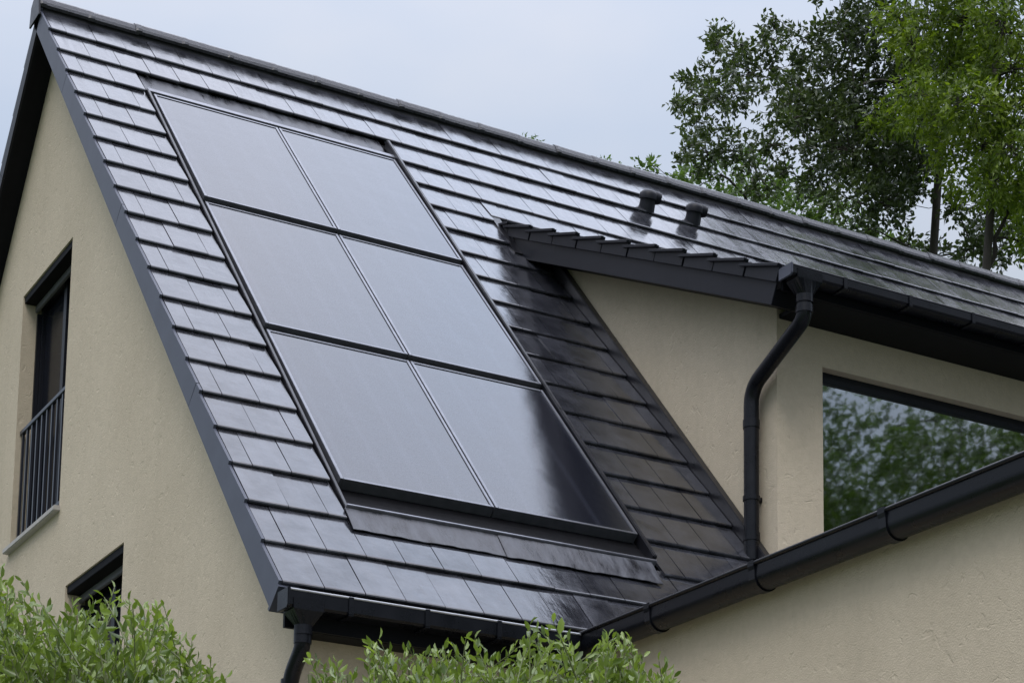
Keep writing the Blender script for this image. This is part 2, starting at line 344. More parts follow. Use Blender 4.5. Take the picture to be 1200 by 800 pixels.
w = MB(FI); w.box(XG + .362, XE - .1, 2 * YR - YF - .3, 2 * YR - YF, -Z0, -.20)
w.prism([(YF, -Z0), (2 * YR - YF, -Z0), (2 * YR - YF, wall_top(YF)), (YR, wall_top(YR)), (YF, wall_top(YF))], lambda y, z: (XE - .46, y, z), lambda y, z: (XE - .1, y, z))
w.build('rear_wall', M_STUCCO, house)

# roof structure
r = MB(FM)
r.box(0.0, XE, 0.02, RV - .03, -.10, -.03); r.box(0.0, XE, 0.02, RV - .03, -.10, -.03, FB)
roof = r.build('roof', M_DECK, house)

# tiles -------------------------------------------------------------
tile_cache = {}
def tile_verts(wd, ln):
    a, b = 0.0024, wd - 0.0024
    top0, top1 = .036, .036 - .023 * ln / GG
    prof = [(-.002, .014), (-.004, .028), (.001, .0335), (.010, top0 - .001), (ln, top1), (ln, top1 - .012)]
    V = []; e = .0022
    for x, dz in ((a, 0), (a + e, 0), (b - e, 0), (b, 0)):
        for i, (v, h) in enumerate(prof): V.append((x, v, h + (dz if 0 < i < 5 else 0)))
    n = len(prof); F = []
    for k in range(3):
        for i in range(n - 1):
            p0 = k * n + i; F.append([p0, p0 + n, p0 + n + 1, p0 + 1])
    F.append([i for i in range(n)]); F.append([3 * n + i for i in range(n)][::-1])
    return V, F
def tile_mesh(wd, ln):
    key = (round(wd, 3), round(ln, 3))
    if key not in tile_cache:
        V, F = tile_verts(wd, ln); me = bpy.data.meshes.new('roof_tile'); me.from_pydata(V, [], F)
        bm = bmesh.new(); bm.from_mesh(me); bmesh.ops.recalc_face_normals(bm, faces=bm.faces); bm.to_mesh(me); bm.free()
        me.materials.append(M_TILE); tile_cache[key] = me
    return tile_cache[key]
def spans(x0, x1, off):                           # bond positions cut to a strip
    k = math.floor((x0 - off) / GW); res = []
    while True:
        a, b = off + k * GW, off + (k + 1) * GW
        if a >= x1 - 1e-6: break
        a, b = max(a, x0), min(b, x1)
        if b - a > .02: res.append((a, b - a))
        k += 1
    return res
specs = []                                        # (frame, u, v, width, length)
LN = GG + .07
for k in range(20):
    v = k * GG; off = 0 if k % 2 == 0 else -GW / 2
    ln = LN if k < 19 else RV - v - .02
    if k in (0, 1): strips = [(0.0, XE)]
    elif k < 18: strips = [(0.0, UL), (UR, 3.34 if k >= 14 else 3.60)]
    else: strips = [(0.0, XE)]
    if 2 <= k <= 14: strips.append((XDR + .06, XE))
    if k in (16, 17): strips = [(0.0, UL), (UR, XE)]
    for x0, x1 in strips:
        for a, wd in spans(x0, x1, off): specs.append(('M', a, v, wd, ln))
    if k == 15:
        for a, wd in spans(3.34, XE, off): specs.append(('M', a, v + .085, wd, ln - .085))
for k in range(11):
    v = k * GG; off = XV + .0 if k % 2 == 0 else XV - GW / 2
    ln = LN if k < 10 else .30
    for a, wd in spans(XV + .004, XDR + .06, off): specs.append(('D', a, v, wd, ln))
def pix(P):
    d = np.array(P) - CAM; z = d @ CF
    return PX + FPX * (d @ CR) / z, PY - FPX * (d @ CU) / z, z
def score(sp):
    fr = FM if sp[0] == 'M' else FD
    P = fr(sp[1] + sp[3] / 2, sp[2] + GG / 2, .05); x, y, z = pix(P)
    if not (-15 < x < 1215 and -15 < y < 815): return -1
    if sp[0] == 'M' and sp[1] > 1.9 and sp[2] < .35: return -1
    if sp[0] == 'M' and sp[1] > 2.9 and sp[2] < .75: return -1
    n = np.array((0, -S, C) if sp[0] == 'M' else (0, -SD, CD)); d = (np.array(P) - CAM); d /= np.linalg.norm(d)
    return sp[3] * GG * abs(d @ n) / z ** 2
specs.sort(key=score, reverse=True)
dormer_roof = None
r = MB(FD); r.box(XV + .03, XDR + .04, 0.03, 4.12, -.10, -.03)
dormer_roof = r.build('dormer_roof', M_DECK, house)
NIND = 300
VM, FMs, VDd, FDd = [], [], [], []
for i, (fr, u, v, wd, ln) in enumerate(specs):
    f, pit, par = (FM, TH, roof) if fr == 'M' else (FD, TD, dormer_roof)
    jx, jz = random.gauss(0, .0035), random.gauss(0, .003); dh = random.gauss(0, .0012)
    if i < NIND and score(specs[i]) > 0:
        o = bpy.data.objects.new('roof_tile', tile_mesh(wd, ln)); col.objects.link(o)
        o.location = f(u, v, dh); o.rotation_euler = (pit + jx, jz, 0); o.parent = par
    else:
        TV, TF = tile_verts(wd, ln); V, F = (VM, FMs) if fr == 'M' else (VDd, FDd); b = len(V)
        V += [f(u + x, v + y, h + dh + x * jz + y * jx) for x, y, h in TV]; F += [[b + q for q in fc] for fc in TF]
for k in range(20):                               # verge column of the back slope
    TV, TF = tile_verts(GW, LN); b = len(VM)
    VM += [FB(x - .016, k * GG + y, h) for x, y, h in TV]; FMs += [[b + q for q in fc] for fc in TF]
q = MB(); q.v, q.f = VM, FMs; q.build('roof_tile_field', M_TILE, roof, kind='stuff')
q = MB(); q.v, q.f = VDd, FDd; q.build('roof_tile_field', M_TILE, dormer_roof, kind='stuff')

# verge trims with the saw-tooth top of the courses
def verge(frame, v0, v1, name, parent, par_mat, x0, x1, hb):
    top = []; k0 = int(math.floor(v0 / GG)); 
    vv = v0
    for k in range(k0, k0 + 30):
        a, b = max(k * GG, v0), min((k + 1) * GG, v1)
        if a >= v1: break
        if b <= v0: continue
        ta, tb = (a - k * GG) / GG, (b - k * GG) / GG
        top += [(a + .002, .034 - .023 * ta), (b - .002, .034 - .023 * tb)]
    poly = top + [(v1, hb), (v0, hb)]
    q = MB(frame); q.prism(poly, lambda v, h: (x0, v, h), lambda v, h: (x1, v, h))
    return q.build(name, par_mat, parent)
cuts = [-.02, 2.05, 4.42, 6.6, RV - .01]
for a, b in zip(cuts, cuts[1:]):
    verge(FM, a + .002, b - .002, 'verge_trim', roof, M_SLATE, -.020, -.0015, -.135)
    q = MB(FB); q.box(-.020, -.0015, a + .002, b - .002, -.135, -.012); q.build('verge_trim', M_FASCIA, roof)
for fr in (FM, FB):
    q = MB(fr); q.box(-.0015, .03, -.02, RV - .16, -.135, -.101); q.build('verge_soffit', M_SOFFIT, roof)
    q = MB(fr); q.box(.03, XG + .02, .02, RV - .14, -.118, -.101); q.build('verge_soffit', M_SOFFIT, roof)
# bottom end of the verge trim
q = MB(FM); q.box(-.022, .10, -.022, .0, -.15, .012); q.build('verge_end', M_SLATE, roof)

# ridge
RL = 0.39; x = -.03; first = True
ridge_me = None
while x < XE:
    if ridge_me is None:
        V, F = [], []
        sec = [(-.099, -.064), (-.095, -.040), (-.074, .004), (-.045, .028), (0, .040), (.045, .028), (.074, .004), (.095, -.040), (.099, -.064)]
        th = .018
        for xx, k in ((0, 1.0), (.02, 1.06), (.05, 1.06), (.055, 1.0), (RL + .03, .985)):
            for (a, b) in sec: V.append((xx, a * k, b * k if b > 0 else b / k + .0))
            for (a, b) in sec: V.append((xx, a * .86 * k, b - th))
        n = len(sec)
        for i in range(4):
            o1, o2 = i * 2 * n, (i + 1) * 2 * n
            for j in range(n - 1):
                F.append([o1 + j, o2 + j, o2 + j + 1, o1 + j + 1]); F.append([o1 + n + j, o1 + n + j + 1, o2 + n + j + 1, o2 + n + j])
            F.append([o1, o1 + n, o2 + n, o2]); F.append([o1 + n - 1, o2 + n - 1, o2 + 2 * n - 1, o1 + 2 * n - 1])
        for o1 in (0, 4 * 2 * n):
            for j in range(n - 1): F.append([o1 + j, o1 + j + 1, o1 + n + j + 1, o1 + n + j])
        q = MB(FW); q.v, q.f = V, F; ob = q.build('ridge_tile', M_RIDGE, roof); ridge_me = ob.data
    else:
        ob = bpy.data.objects.new('ridge_tile', ridge_me); col.objects.link(ob); ob.parent = roof
    ob.location = (x, YR, Z0 + ZR + .047 + random.gauss(0, .003)); ob.rotation_euler = (random.gauss(0, .01), random.gauss(0, .004), 0)
    x += RL
q = MB(FI); q.prism([(YR - .13, ZR - .12), (YR - .10, ZR + .035), (YR - .05, ZR + .075), (YR, ZR + .089), (YR + .05, ZR + .075), (YR + .10, ZR + .035), (YR + .13, ZR - .12)], lambda y, z: (-.045, y, z), lambda y, z: (-.031, y, z))
q.build('ridge_end_cap', M_PIPE, roof)
q = MB(FI); q.prism([(YR - .075, ZR - .12), (YR - .065, ZR + .01), (YR + .065, ZR + .01), (YR + .075, ZR - .12)], lambda y, z: (0, y, z), lambda y, z: (XE, y, z))
q.build('ridge_batten', M_DECK, roof)

# pipe vents on the roof
def vent(u, v):
    base = Vector(FM(u, v, .03))
    q = MB(FW)
    p0 = base
    up = Vector((0, -.35, 1)).normalized()
    P = [tuple(p0 + up * t) for t in (-.04, .02, .04, .10)]
    q.tube(P, [.074, .072, .070, .070], 18)
    # cowl
    c0 = p0 + up * .075
    q.tube([tuple(c0 + up * t) for t in (0, .005, .05, .075, .085)], [.078, .084, .082, .060, .02], 18)
    q.tube([tuple(c0 + up * .03 + Vector((.95, -.3, -.15)) * t) for t in (0, .08, .11)], [.060, .056, .045], 14)
    o = q.build('roof_vent', M_FASCIA, roof, smooth=True)
    return o
vent(5.31, 7.14); vent(5.80, 7.14)

# cut-out of the collector field: tray, cover strips, flashings
q = MB(FM); q.box(UL + .004, UR - .004, .84, 7.02, -.029, -.012); q.build('collector_tray', M_CHAN, roof)
q = MB(FM); q.box(UL + .012, UL + .034, .86, 6.70, -.012, .040); q.build('side_flashing', M_BLACK, roof, bevel=.003)
q = MB(FM); q.box(2.697, UR - .002, .93, 6.95, -.012, .066); q.build('side_flashing', M_BLACK, roof, bevel=.006)
q = MB(FM); q.box(.62, 2.70, 6.664, 6.720, .0, .040); q.build('top_rail', M_ALU, roof, bevel=.003)
def sheet(u0, u1, v0, v1, h0, h1, amp, name, nu=90, nv=8, lip=0):
    V, F = [], []
    for j in range(nv + 1):
        for i in range(nu + 1):
            a, b = i / nu, j / nv; u = u0 + (u1 - u0) * a
            wob = amp * (math.sin(u * 23 + 1.3 * b) * .4 + math.sin(u * 57 + 2 * b + 1) * .3 + math.sin(u * 11 + 4 * b) * .5)
            vv = v0 + (v1 - v0) * b + (wob * 1.2 if j == 0 else 0)
            V.append((u, vv, h0 + (h1 - h0) * b + wob * (1 - .6 * b)))
    n = len(V); V += [(a, b, c - .005) for a, b, c in V[:]]
    for j in range(nv):
        for i in range(nu):
            p0 = j * (nu + 1) + i; F.append([p0, p0 + 1, p0 + nu + 2, p0 + nu + 1]); F.append([n + p0, n + p0 + nu + 1, n + p0 + nu + 2, n + p0 + 1])
    for i in range(nu): F.append([i, n + i, n + i + 1, i + 1])
    q = MB(FM); q.pts(V); q.f = F
    return q.build(name, M_LEAD, roof, smooth=True)
sheet(.63, 2.68, 6.725, 7.11, .000, -.006, .007, 'head_flashing')
sheet(.60, 1.60, .665, .868, .034, .046, .0025, 'apron_flashing', 50)
sheet(1.58, 2.66, .655, .866, .038, .050, .0025, 'apron_flashing', 50)
q = MB(FM); q.box(.61, 2.70, .872, .888, .02, .064); q.build('apron_rail', M_ALU, roof, bevel=.003)
q = MB(FM); q.box(.62, 2.70, .895, 1.02, -.012, .012); q.box(.62, 2.70, 1.02, 1.10, -.012, -.004); q.build('drain_channel', M_CHAN, roof, bevel=.003)

# main eaves: soffit, gutter, downpipe
q = MB(FI); q.box(XG + .002, 2.0, .03, YF + .05, -.215, -.20); q.build('eaves_soffit', M_SOFFIT, house)
q = MB(FI); q.box(.03, 1.95, .0, .022, -.215, -.02); q.build('eaves_fascia', M_SOFFIT, house)
def gutter_box(x0, x1, yo, depth, zt, zb, name, parent):
    q = MB(FI); t = .006
    prof = [(yo, zt), (yo, zb + .012), (yo + .012, zb), (yo + depth, zb), (yo + depth, zt + .01), (yo + depth - t, zt + .01), (yo + depth - t, zb + t), (yo + .014, zb + t), (yo + t, zb + .016), (yo + t, zt - .004), (yo + .016, zt - .004), (yo + .016, zt)]
    q.prism(prof, lambda y, z: (x0, y, z), lambda y, z: (x1, y, z))
    return q.build(name, M_DARK, parent)
eg = gutter_box(.0, 1.755, -.135, .13, -.045, -.135, 'eaves_gutter', house)
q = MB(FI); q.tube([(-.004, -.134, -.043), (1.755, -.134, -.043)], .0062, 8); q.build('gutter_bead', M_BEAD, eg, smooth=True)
q = MB(FI); q.prism([(-.145, -.035), (-.145, -.13), (-.13, -.145), (-.005, -.145), (-.005, -.035)], lambda y, z: (-.018, y, z), lambda y, z: (-.001, y, z)); q.build('gutter_end_cap', M_DARK, eg, bevel=.003)
for x in (.33, .78, 1.22):
    q = MB(FI); q.box(x, x + .03, -.143, -.136, -.135, -.040); q.box(x, x + .03, -.143, .0, -.144, -.1365); q.build('gutter_bracket', M_PIPE, eg, bevel=.002)
def hopper(cx, cy, zt, zb, hw, hd, rp, parent):
    q = MB(FI); n = 20; V = []
    rings = [(zt + .05, 1.0, 0), (zt - .008, .97, 0), (zb + .02, 0, 1), (zb - .03, 0, 1)]
    for z, kw, rnd in rings:
        for k in range(n):
            a = 2 * math.pi * (k + .5) / n; ca, sa = math.cos(a), math.sin(a)
            if rnd: V.append((cx + rp * 1.12 * ca, cy + rp * 1.12 * sa, z))
            else:
                mm = max(abs(ca), abs(sa)); V.append((cx + hw * kw * ca / mm, cy + hd * kw * sa / mm, z))
    b = q.pts(V)
    for i in range(len(rings) - 1):
        for k in range(n): k2 = (k + 1) % n; q.f.append([i * n + k, i * n + k2, (i + 1) * n + k2, (i + 1) * n + k])
    q.f.append(list(range(n)))
    return q.build('gutter_outlet', M_DARK, parent)
hopper(.105, -.074, -.136, -.235, .088, .068, .044, eg)
def smooth_path(P, n=10):
    P = [Vector(p) for p in P]; R = [P[0]]
    for i in range(1, len(P) - 1):
        a, b, c = P[i - 1], P[i], P[i + 1]; r = min(.12, (b - a).length * .45, (c - b).length * .45)
        s0, s1 = b + (a - b).normalized() * r, b + (c - b).normalized() * r
        for k in range(n + 1): t = k / n; R.append(s0 * (1 - t) ** 2 + b * 2 * t * (1 - t) + s1 * t * t)
    return [tuple(p) for p in R + [P[-1]]]
q = MB(FI); q.tube(smooth_path([(.105, -.07, -.24), (.105, -.07, -.33), (.105, .085, -.47), (.105, .085, -Z0 + .05)]), .043, 18)
dp = q.build('downpipe', M_PIPE, house, smooth=True)
for z in (-.31, -.52):
    y = -.07 if z > -.4 else .085
    q = MB(FI); q.tube([(.105, y, z), (.105, y, z + .05)], .0475, 18); q.build('pipe_socket', M_PIPE, dp, smooth=True)
for z in (-1.2, -2.8):
    q = MB(FI); q.tube([(.105, .085, z), (.105, .085, z + .03)], .050, 18); q.build('pipe_clip', M_PIPE, dp, smooth=True)

# gable windows
def gable_window(o, rail):
    y0, y1, z0, z1 = o; xf = XG + .15
    q = MB(FI); fw = .065
    q.box(xf, xf + .07, y0, y0 + fw, z0, z1); q.box(xf, xf + .07, y1 - fw, y1, z0, z1)
    q.box(xf, xf + .07, y0 + fw, y1 - fw, z0, z0 + fw); q.box(xf, xf + .07, y0 + fw, y1 - fw, z1 - fw, z1)
    q.box(xf + .005, xf + .065, (y0 + y1) / 2 - .04, (y0 + y1) / 2 + .04, z0 + fw, z1 - fw)
    win = q.build('window', M_WIN, house, bevel=.004)
    for a, b in ((y0 + fw, (y0 + y1) / 2 - .04), ((y0 + y1) / 2 + .04, y1 - fw)):
        q = MB(FI); q.box(xf + .025, xf + .045, a, b, z0 + fw, z1 - fw); q.build('pane', M_GLASSG, win)
    q = MB(FI); q.box(XG + .10, XG + .125, y0 + .003, y1 - .003, z1 - .115, z1 - .061); q.build('blind_box', M_BLIND if rail else M_BLIND, win, bevel=.004)
    q = MB(FI); q.box(XG + .012, xf - .002, y0 + .003, y1 - .003, z1 - .06, z1 - .002); q.build('blind_housing', M_CHAN, win, bevel=.003)
    q = MB(FI); q.box(XG + .115, XG + .148, y1 - .03, y1 - .003, z0 + .03, z1 - .13); q.build('blind_guide', M_WIN, win)
    q = MB(FI); q.box(XG + .115, XG + .148, y0 + .003, y0 + .03, z0 + .03, z1 - .13); q.build('blind_guide', M_WIN, win)
    q = MB(FI); q.box(XG - .05, xf - .002, y0 - .03, y1 + .03, z0 - .045, z0 - .003); q.build('sill', M_SILL, win, bevel=.006)
    return win
gable_window(WY, True); gable_window(LY, False)
q = MB(FI); q.box(XG + .028, XG + .062, WY[0] + .002, WY[1] - .002, 2.665, 2.70); rail = q.build('railing', M_RAIL, house, bevel=.004)
q = MB(FI); q.box(XG + .03, XG + .06, WY[0] + .002, WY[1] - .002, WY[2] + .05, WY[2] + .08); q.build('bottom_rail', M_RAIL, rail, bevel=.003)
nb = 10
for k in range(nb):
    y = WY[0] + .05 + (WY[1] - WY[0] - .1) * k / (nb - 1)
    q = MB(FI); q.box(XG + .036, XG + .054, y - .013, y + .013, WY[2] + .08, 2.665); q.build('bar', M_RAIL, rail)

# ------------------------------------------------------------------ dormer
DZ = lambda y: ZD0 + (y - YD0) * .482            # dormer slope surface
WX0, WX1, WZ0, WZ1 = 4.037, 7.9, .82, 2.243
w = MB(FI)
a0 = YDW + .22
def ch(x0, x1):
    top = lambda y: DZ(y) - .115 / CD; bot = lambda y: T * y - .06
    yt = (ZD0 - .115 / CD - YD0 * .482 + .06) / (T - .482)
    w.prism([(a0, bot(a0)), (yt, bot(yt)), (a0, top(a0))], lambda y, z: (x0, y, z), lambda y, z: (x1, y, z))
ch(XDW, XDW + .2); ch(XDR - .2, XDR)
w.prism([(YDW, .5), (a0, .5), (a0, DZ(a0) - .13), (YDW, DZ(YDW) - .13)], lambda y, z: (XDW, y, z), lambda y, z: (WX0, y, z))
w.prism([(YDW, .5), (a0, .5), (a0, DZ(a0) - .13), (YDW, DZ(YDW) - .13)], lambda y, z: (WX1, y, z), lambda y, z: (XDR, y, z))
w.box(WX0, WX1, YDW, a0, .5, WZ0)
w.prism([(YDW, WZ1), (a0, WZ1), (a0, DZ(a0) - .13), (YDW, DZ(YDW) - .13)], lambda y, z: (WX0, y, z), lambda y, z: (WX1, y, z))
w.build('dormer_wall', M_STUCCO, house)
q = MB(FI); yf = YDW + .07; fw = .055
q.box(WX0, WX0 + .012, yf, yf + .07, WZ0, WZ1); q.box(WX1 - fw, WX1, yf, yf + .07, WZ0, WZ1)
q.box(WX0 + .012, WX1 - fw, yf, yf + .07, WZ0, WZ0 + fw); q.box(WX0 + .012, WX1 - fw, yf, yf + .07, WZ1 - .075, WZ1)
dwin = q.build('dormer_window', M_WIN, house, bevel=.003)
q = MB(FI); q.box(WX0 + .012, WX1 - fw, yf + .02, yf + .045, WZ0 + fw, WZ1 - .075); q.build('pane', M_GLASS, dwin)
q = MB(FI); q.box(WX0 - .02, WX1 + .02, YDW - .06, yf - .002, WZ0 - .035, WZ0 - .002); q.build('sill', M_DARK, dwin, bevel=.004)
# flashing up the cheek
q = MB(FM); q.box(3.605, XDW - .003, .92, 5.36, .0, .105); q.build('cheek_flashing', M_BLACK, house, bevel=.006)
q = MB(FM); q.box(3.335, XV - .005, 5.35, 6.03, -.02, .030); q.build('valley_channel', M_BLACK, roof)
# verge tiles, fascia, soffits
vt = None
for k in range(11):
    v = k * GG
    if vt is None:
        q = MB(FW); sl = -.036 / GG
        q.prism([(0, -.062), (0, .050), (GG - .016, .050 + sl * GG), (GG - .016, -.062)], lambda y, z: (0, y, z), lambda y, z: (.020, y, z))
        q.prism([(-.006, .034), (-.006, .054), (LN - .02, .054 + sl * LN), (LN - .02, .036 + sl * LN)], lambda y, z: (-.022, y, z), lambda y, z: (.001, y, z))
        o = q.build('verge_tile', M_FASCIA, dormer_roof, bevel=.0015, seg=1); vt = o.data
    else:
        o = bpy.data.objects.new('verge_tile', vt); col.objects.link(o); o.parent = dormer_roof
    o.location = FD(XV - .038 - .004 * (k % 2), v, 0); o.rotation_euler = (TD + random.gauss(0, .004), random.gauss(0, .004), 0)
    if k == 10: o.scale = (1, .55, 1)
q = MB(FD); q.box(XV - .014, XV - .0035, .02, 3.80, -.205, -.03); q.build('verge_fascia', M_FASCIA, dormer_roof, bevel=.003)
q = MB(FD); q.box(XV - .003, XDW + .02, .02, 3.95, -.205, -.105); q.build('verge_soffit', M_SOFFIT, dormer_roof)
q = MB(FI); q.box(XDW + .021, XDR, YD0 + .045, YDW + .05, 2.50, 2.53); q.build('eaves_soffit', M_SOFFIT, dormer_roof)
q = MB(FI); q.box(XV + .014, XDR, YD0 + .020, YD0 + .042, 2.50, 2.575); q.build('eaves_fascia', M_SOFFIT, dormer_roof)
dg = gutter_box(XV - .02, XDR + .05, .085, .12, 2.607, 2.545, 'dormer_gutter', house)
q = MB(FI); q.tube([(XV - .022, .088, 2.609), (XDR + .05, .088, 2.609)], .006, 8); q.build('gutter_bead', M_PIPE, dg, smooth=True)
q = MB(FI); q.prism([(.075, 2.617), (.075, 2.55), (.088, 2.536), (.21, 2.536), (.21, 2.617)], lambda y, z: (XV - .036, y, z), lambda y, z: (XV - .021, y, z)); q.build('gutter_end_cap', M_SLATE, dg, bevel=.003)
for k in range(9):
    x = 3.80 + k * .53
    q = MB(FI); q.box(x, x + .03, .078, .0845, 2.542, 2.612); q.box(x, x + .03, .078, .205, 2.536, 2.5445); q.build('gutter_bracket', M_PIPE, dg, bevel=.002)
hopper(3.535, .143, 2.544, 2.43, .10, .062, .05, dg)
q = MB(FI); q.tube(smooth_path([(3.535, .145, 2.44), (3.535, .145, 2.30), (3.592, .79, 2.06), (3.592, .79, .90)]), .050, 20)
dp2 = q.build('dormer_downpipe', M_PIPE, house, smooth=True)
for z in (1.79, 1.03):
    q = MB(FI); q.tube([(3.592, .79, z), (3.592, .79, z + .055)], .0555, 20); q.build('pipe_socket', M_PIPE, dp2, smooth=True)
q = MB(FI); q.tube([(3.535, .145, 2.335), (3.535, .145, 2.385)], .0555, 20); q.build('pipe_socket', M_PIPE, dp2, smooth=True)
q = MB(FI); q.box(3.60, XDW, .775, .805, 1.30, 1.33); q.tube([(3.592, .79, 1.30), (3.592, .79, 1.33)], .057, 20); q.build('pipe_clip', M_PIPE, dp2)

# ------------------------------------------------------------------ wing in front
XW = 1.761; YW0 = -6.6; XWW = 1.91
w = MB(FI); w.box(XWW, XWW + .3, YW0, YF + .018, -Z0, -.09); w.box(XWW + .3, XDR, YW0, YW0 + .3, -Z0, -.09); w.box(XDR - .3, XDR, YW0 + .3, YF + .018, -Z0, -.09)
w.build('wing_wall', M_STUCCO, house)
q = MB(FI); q.box(XW + .138, XDR + .1, YW0 - .1, -.02, -.0895, -.06); q.build('wing_roof', M_ROOFFLAT, house)
def half_round(n=12):
    P = []
    r = .066; cx = XW + r
    for k in range(n + 1):
        a = math.pi + math.pi * k / n; P.append((cx + r * math.cos(a), -.098 + r * math.sin(a)))
    P = [(XW, -.035)] + P + [(XW + 2 * r, -.035)]
    I = [(XW + 2 * r - .006, -.035)] + [(cx + (r - .006) * math.cos(math.pi + math.pi * k / n), -.098 + (r - .006) * math.sin(math.pi + math.pi * k / n)) for k in range(n, -1, -1)] + [(XW + .006, -.035)]
    return P, I
P, I = half_round()
q = MB(FI); q.prism(P + I, lambda x, z: (x, YW0 - .1, z), lambda x, z: (x, -.10, z)); wg = q.build('wing_gutter', M_DARK, house, smooth=True)
q = MB(FI); q.tube([(XW - .004, YW0 - .1, -.036), (XW - .004, -.10, -.036)], .0105, 10); q.build('gutter_bead', M_PIPE, wg, smooth=True)
for y in (-.80, -1.74, -2.735, -3.7, -4.7, -5.7):
    q = MB(FI); r = .074; cx = XW + .066; n = 12
    O_ = [(cx + r * math.cos(math.pi + math.pi * .98 * k / n), -.098 + r * math.sin(math.pi + math.pi * .98 * k / n)) for k in range(n + 1)]
    I_ = [(cx + (r - .007) * math.cos(math.pi + math.pi * .98 * k / n), -.098 + (r - .007) * math.sin(math.pi + math.pi * .98 * k / n)) for k in range(n, -1, -1)]
    q.prism([(XW - .014, -.022), (XW - .014, -.05), (XW - .008, -.07)] + O_[1:] + I_[:-1] + [(XW - .001, -.022)], lambda x, z: (x, y - .035, z), lambda x, z: (x, y + .015, z))
    q.build('gutter_bracket', M_PIPE, wg)

# ------------------------------------------------------------------ solar collectors, six things on the roof
PU, PV, PW, PH = .648, 1.168, 1.0206, 1.8265
rows = ['bottom', 'middle', 'top']; cols = ['left', 'right']
for j in range(3):
    for i in range(2):
        u0 = PU + i * PW + .005; u1 = PU + (i + 1) * PW - .005; v0 = PV + j * PH + (.020 if j else 0); v1 = PV + (j + 1) * PH - .022
        loc = FM((u0 + u1) / 2, v0, 0)
        t = empty('solar_panel', loc)
        tag(t, f'glossy grey solar panel, {cols[i]} one in the {rows[j]} row of the roof array', 'solar panel', 'solar panels set into the roof')
        def fr0(u, v, h, L0=loc, v0=v0):
            p = FM(u, v, h + .018 - .022 * (v - v0) / PH if h > 0 else h); return (p[0] - L0[0], p[1] - L0[1], p[2] - L0[2])
        q = MB(fr0); k = .021; ht, hb = .043, -.011
        q.box(u0, u0 + k, v0, v1, hb, ht); q.box(u1 - k, u1, v0, v1, hb, ht); q.box(u0 + k, u1 - k, v0, v0 + k, hb, ht - .001); q.box(u0 + k, u1 - k, v1 - k, v1, hb, ht - .001)
        q.build('frame', M_FRAME, t, bevel=.002)
        q = MB(fr0); q.box(u0 + k + .004, u1 - k - .004, v0 + k + .003, v1 - k - .003, .0, .037); q.build('glass', M_PV, t)

# ------------------------------------------------------------------ vegetation
def frame_rand(D):                                 # orthonormal frames about directions D (n,3)
    R = rng.normal(size=D.shape); A = np.cross(D, R); A /= np.linalg.norm(A, axis=1)[:, None] + 1e-9
    return A, np.cross(A, D)
def leaves(P, D, ln, wd, fold=.25, six=False):
    n = len(P); D = D / (np.linalg.norm(D, axis=1)[:, None] + 1e-9); A, B = frame_rand(D)
    ln = ln.reshape(-1, 1); wd = wd.reshape(-1, 1)
    if not six:
        V = np.stack([P, P + D * ln * .5 + A * wd * .5 + B * wd * fold, P + D * ln, P + D * ln * .5 - A * wd * .5 + B * wd * fold], 1)
        F = np.array([[0, 1, 2], [0, 2, 3]])
        k = 4
    else:
        V = np.stack([P, P + D * ln * .30 + A * wd * .42 + B * wd * fold, P + D * ln * .68 + A * wd * .40 + B * wd * fold, P + D * ln - B * ln * .10,
                      P + D * ln * .68 - A * wd * .40 + B * wd * fold, P + D * ln * .30 - A * wd * .42 + B * wd * fold, P + D * ln * .45], 1)
        F = np.array([[0, 1, 6], [1, 2, 6], [2, 3, 6], [3, 4, 6], [4, 5, 6], [5, 0, 6]]); k = 7
    Fo = (F[None] + (np.arange(n) * k)[:, None, None]).reshape(-1, 3)
    return V.reshape(-1, 3), Fo
def unit(n):
    d = rng.normal(size=(n, 3)); return d / np.linalg.norm(d, axis=1)[:, None]

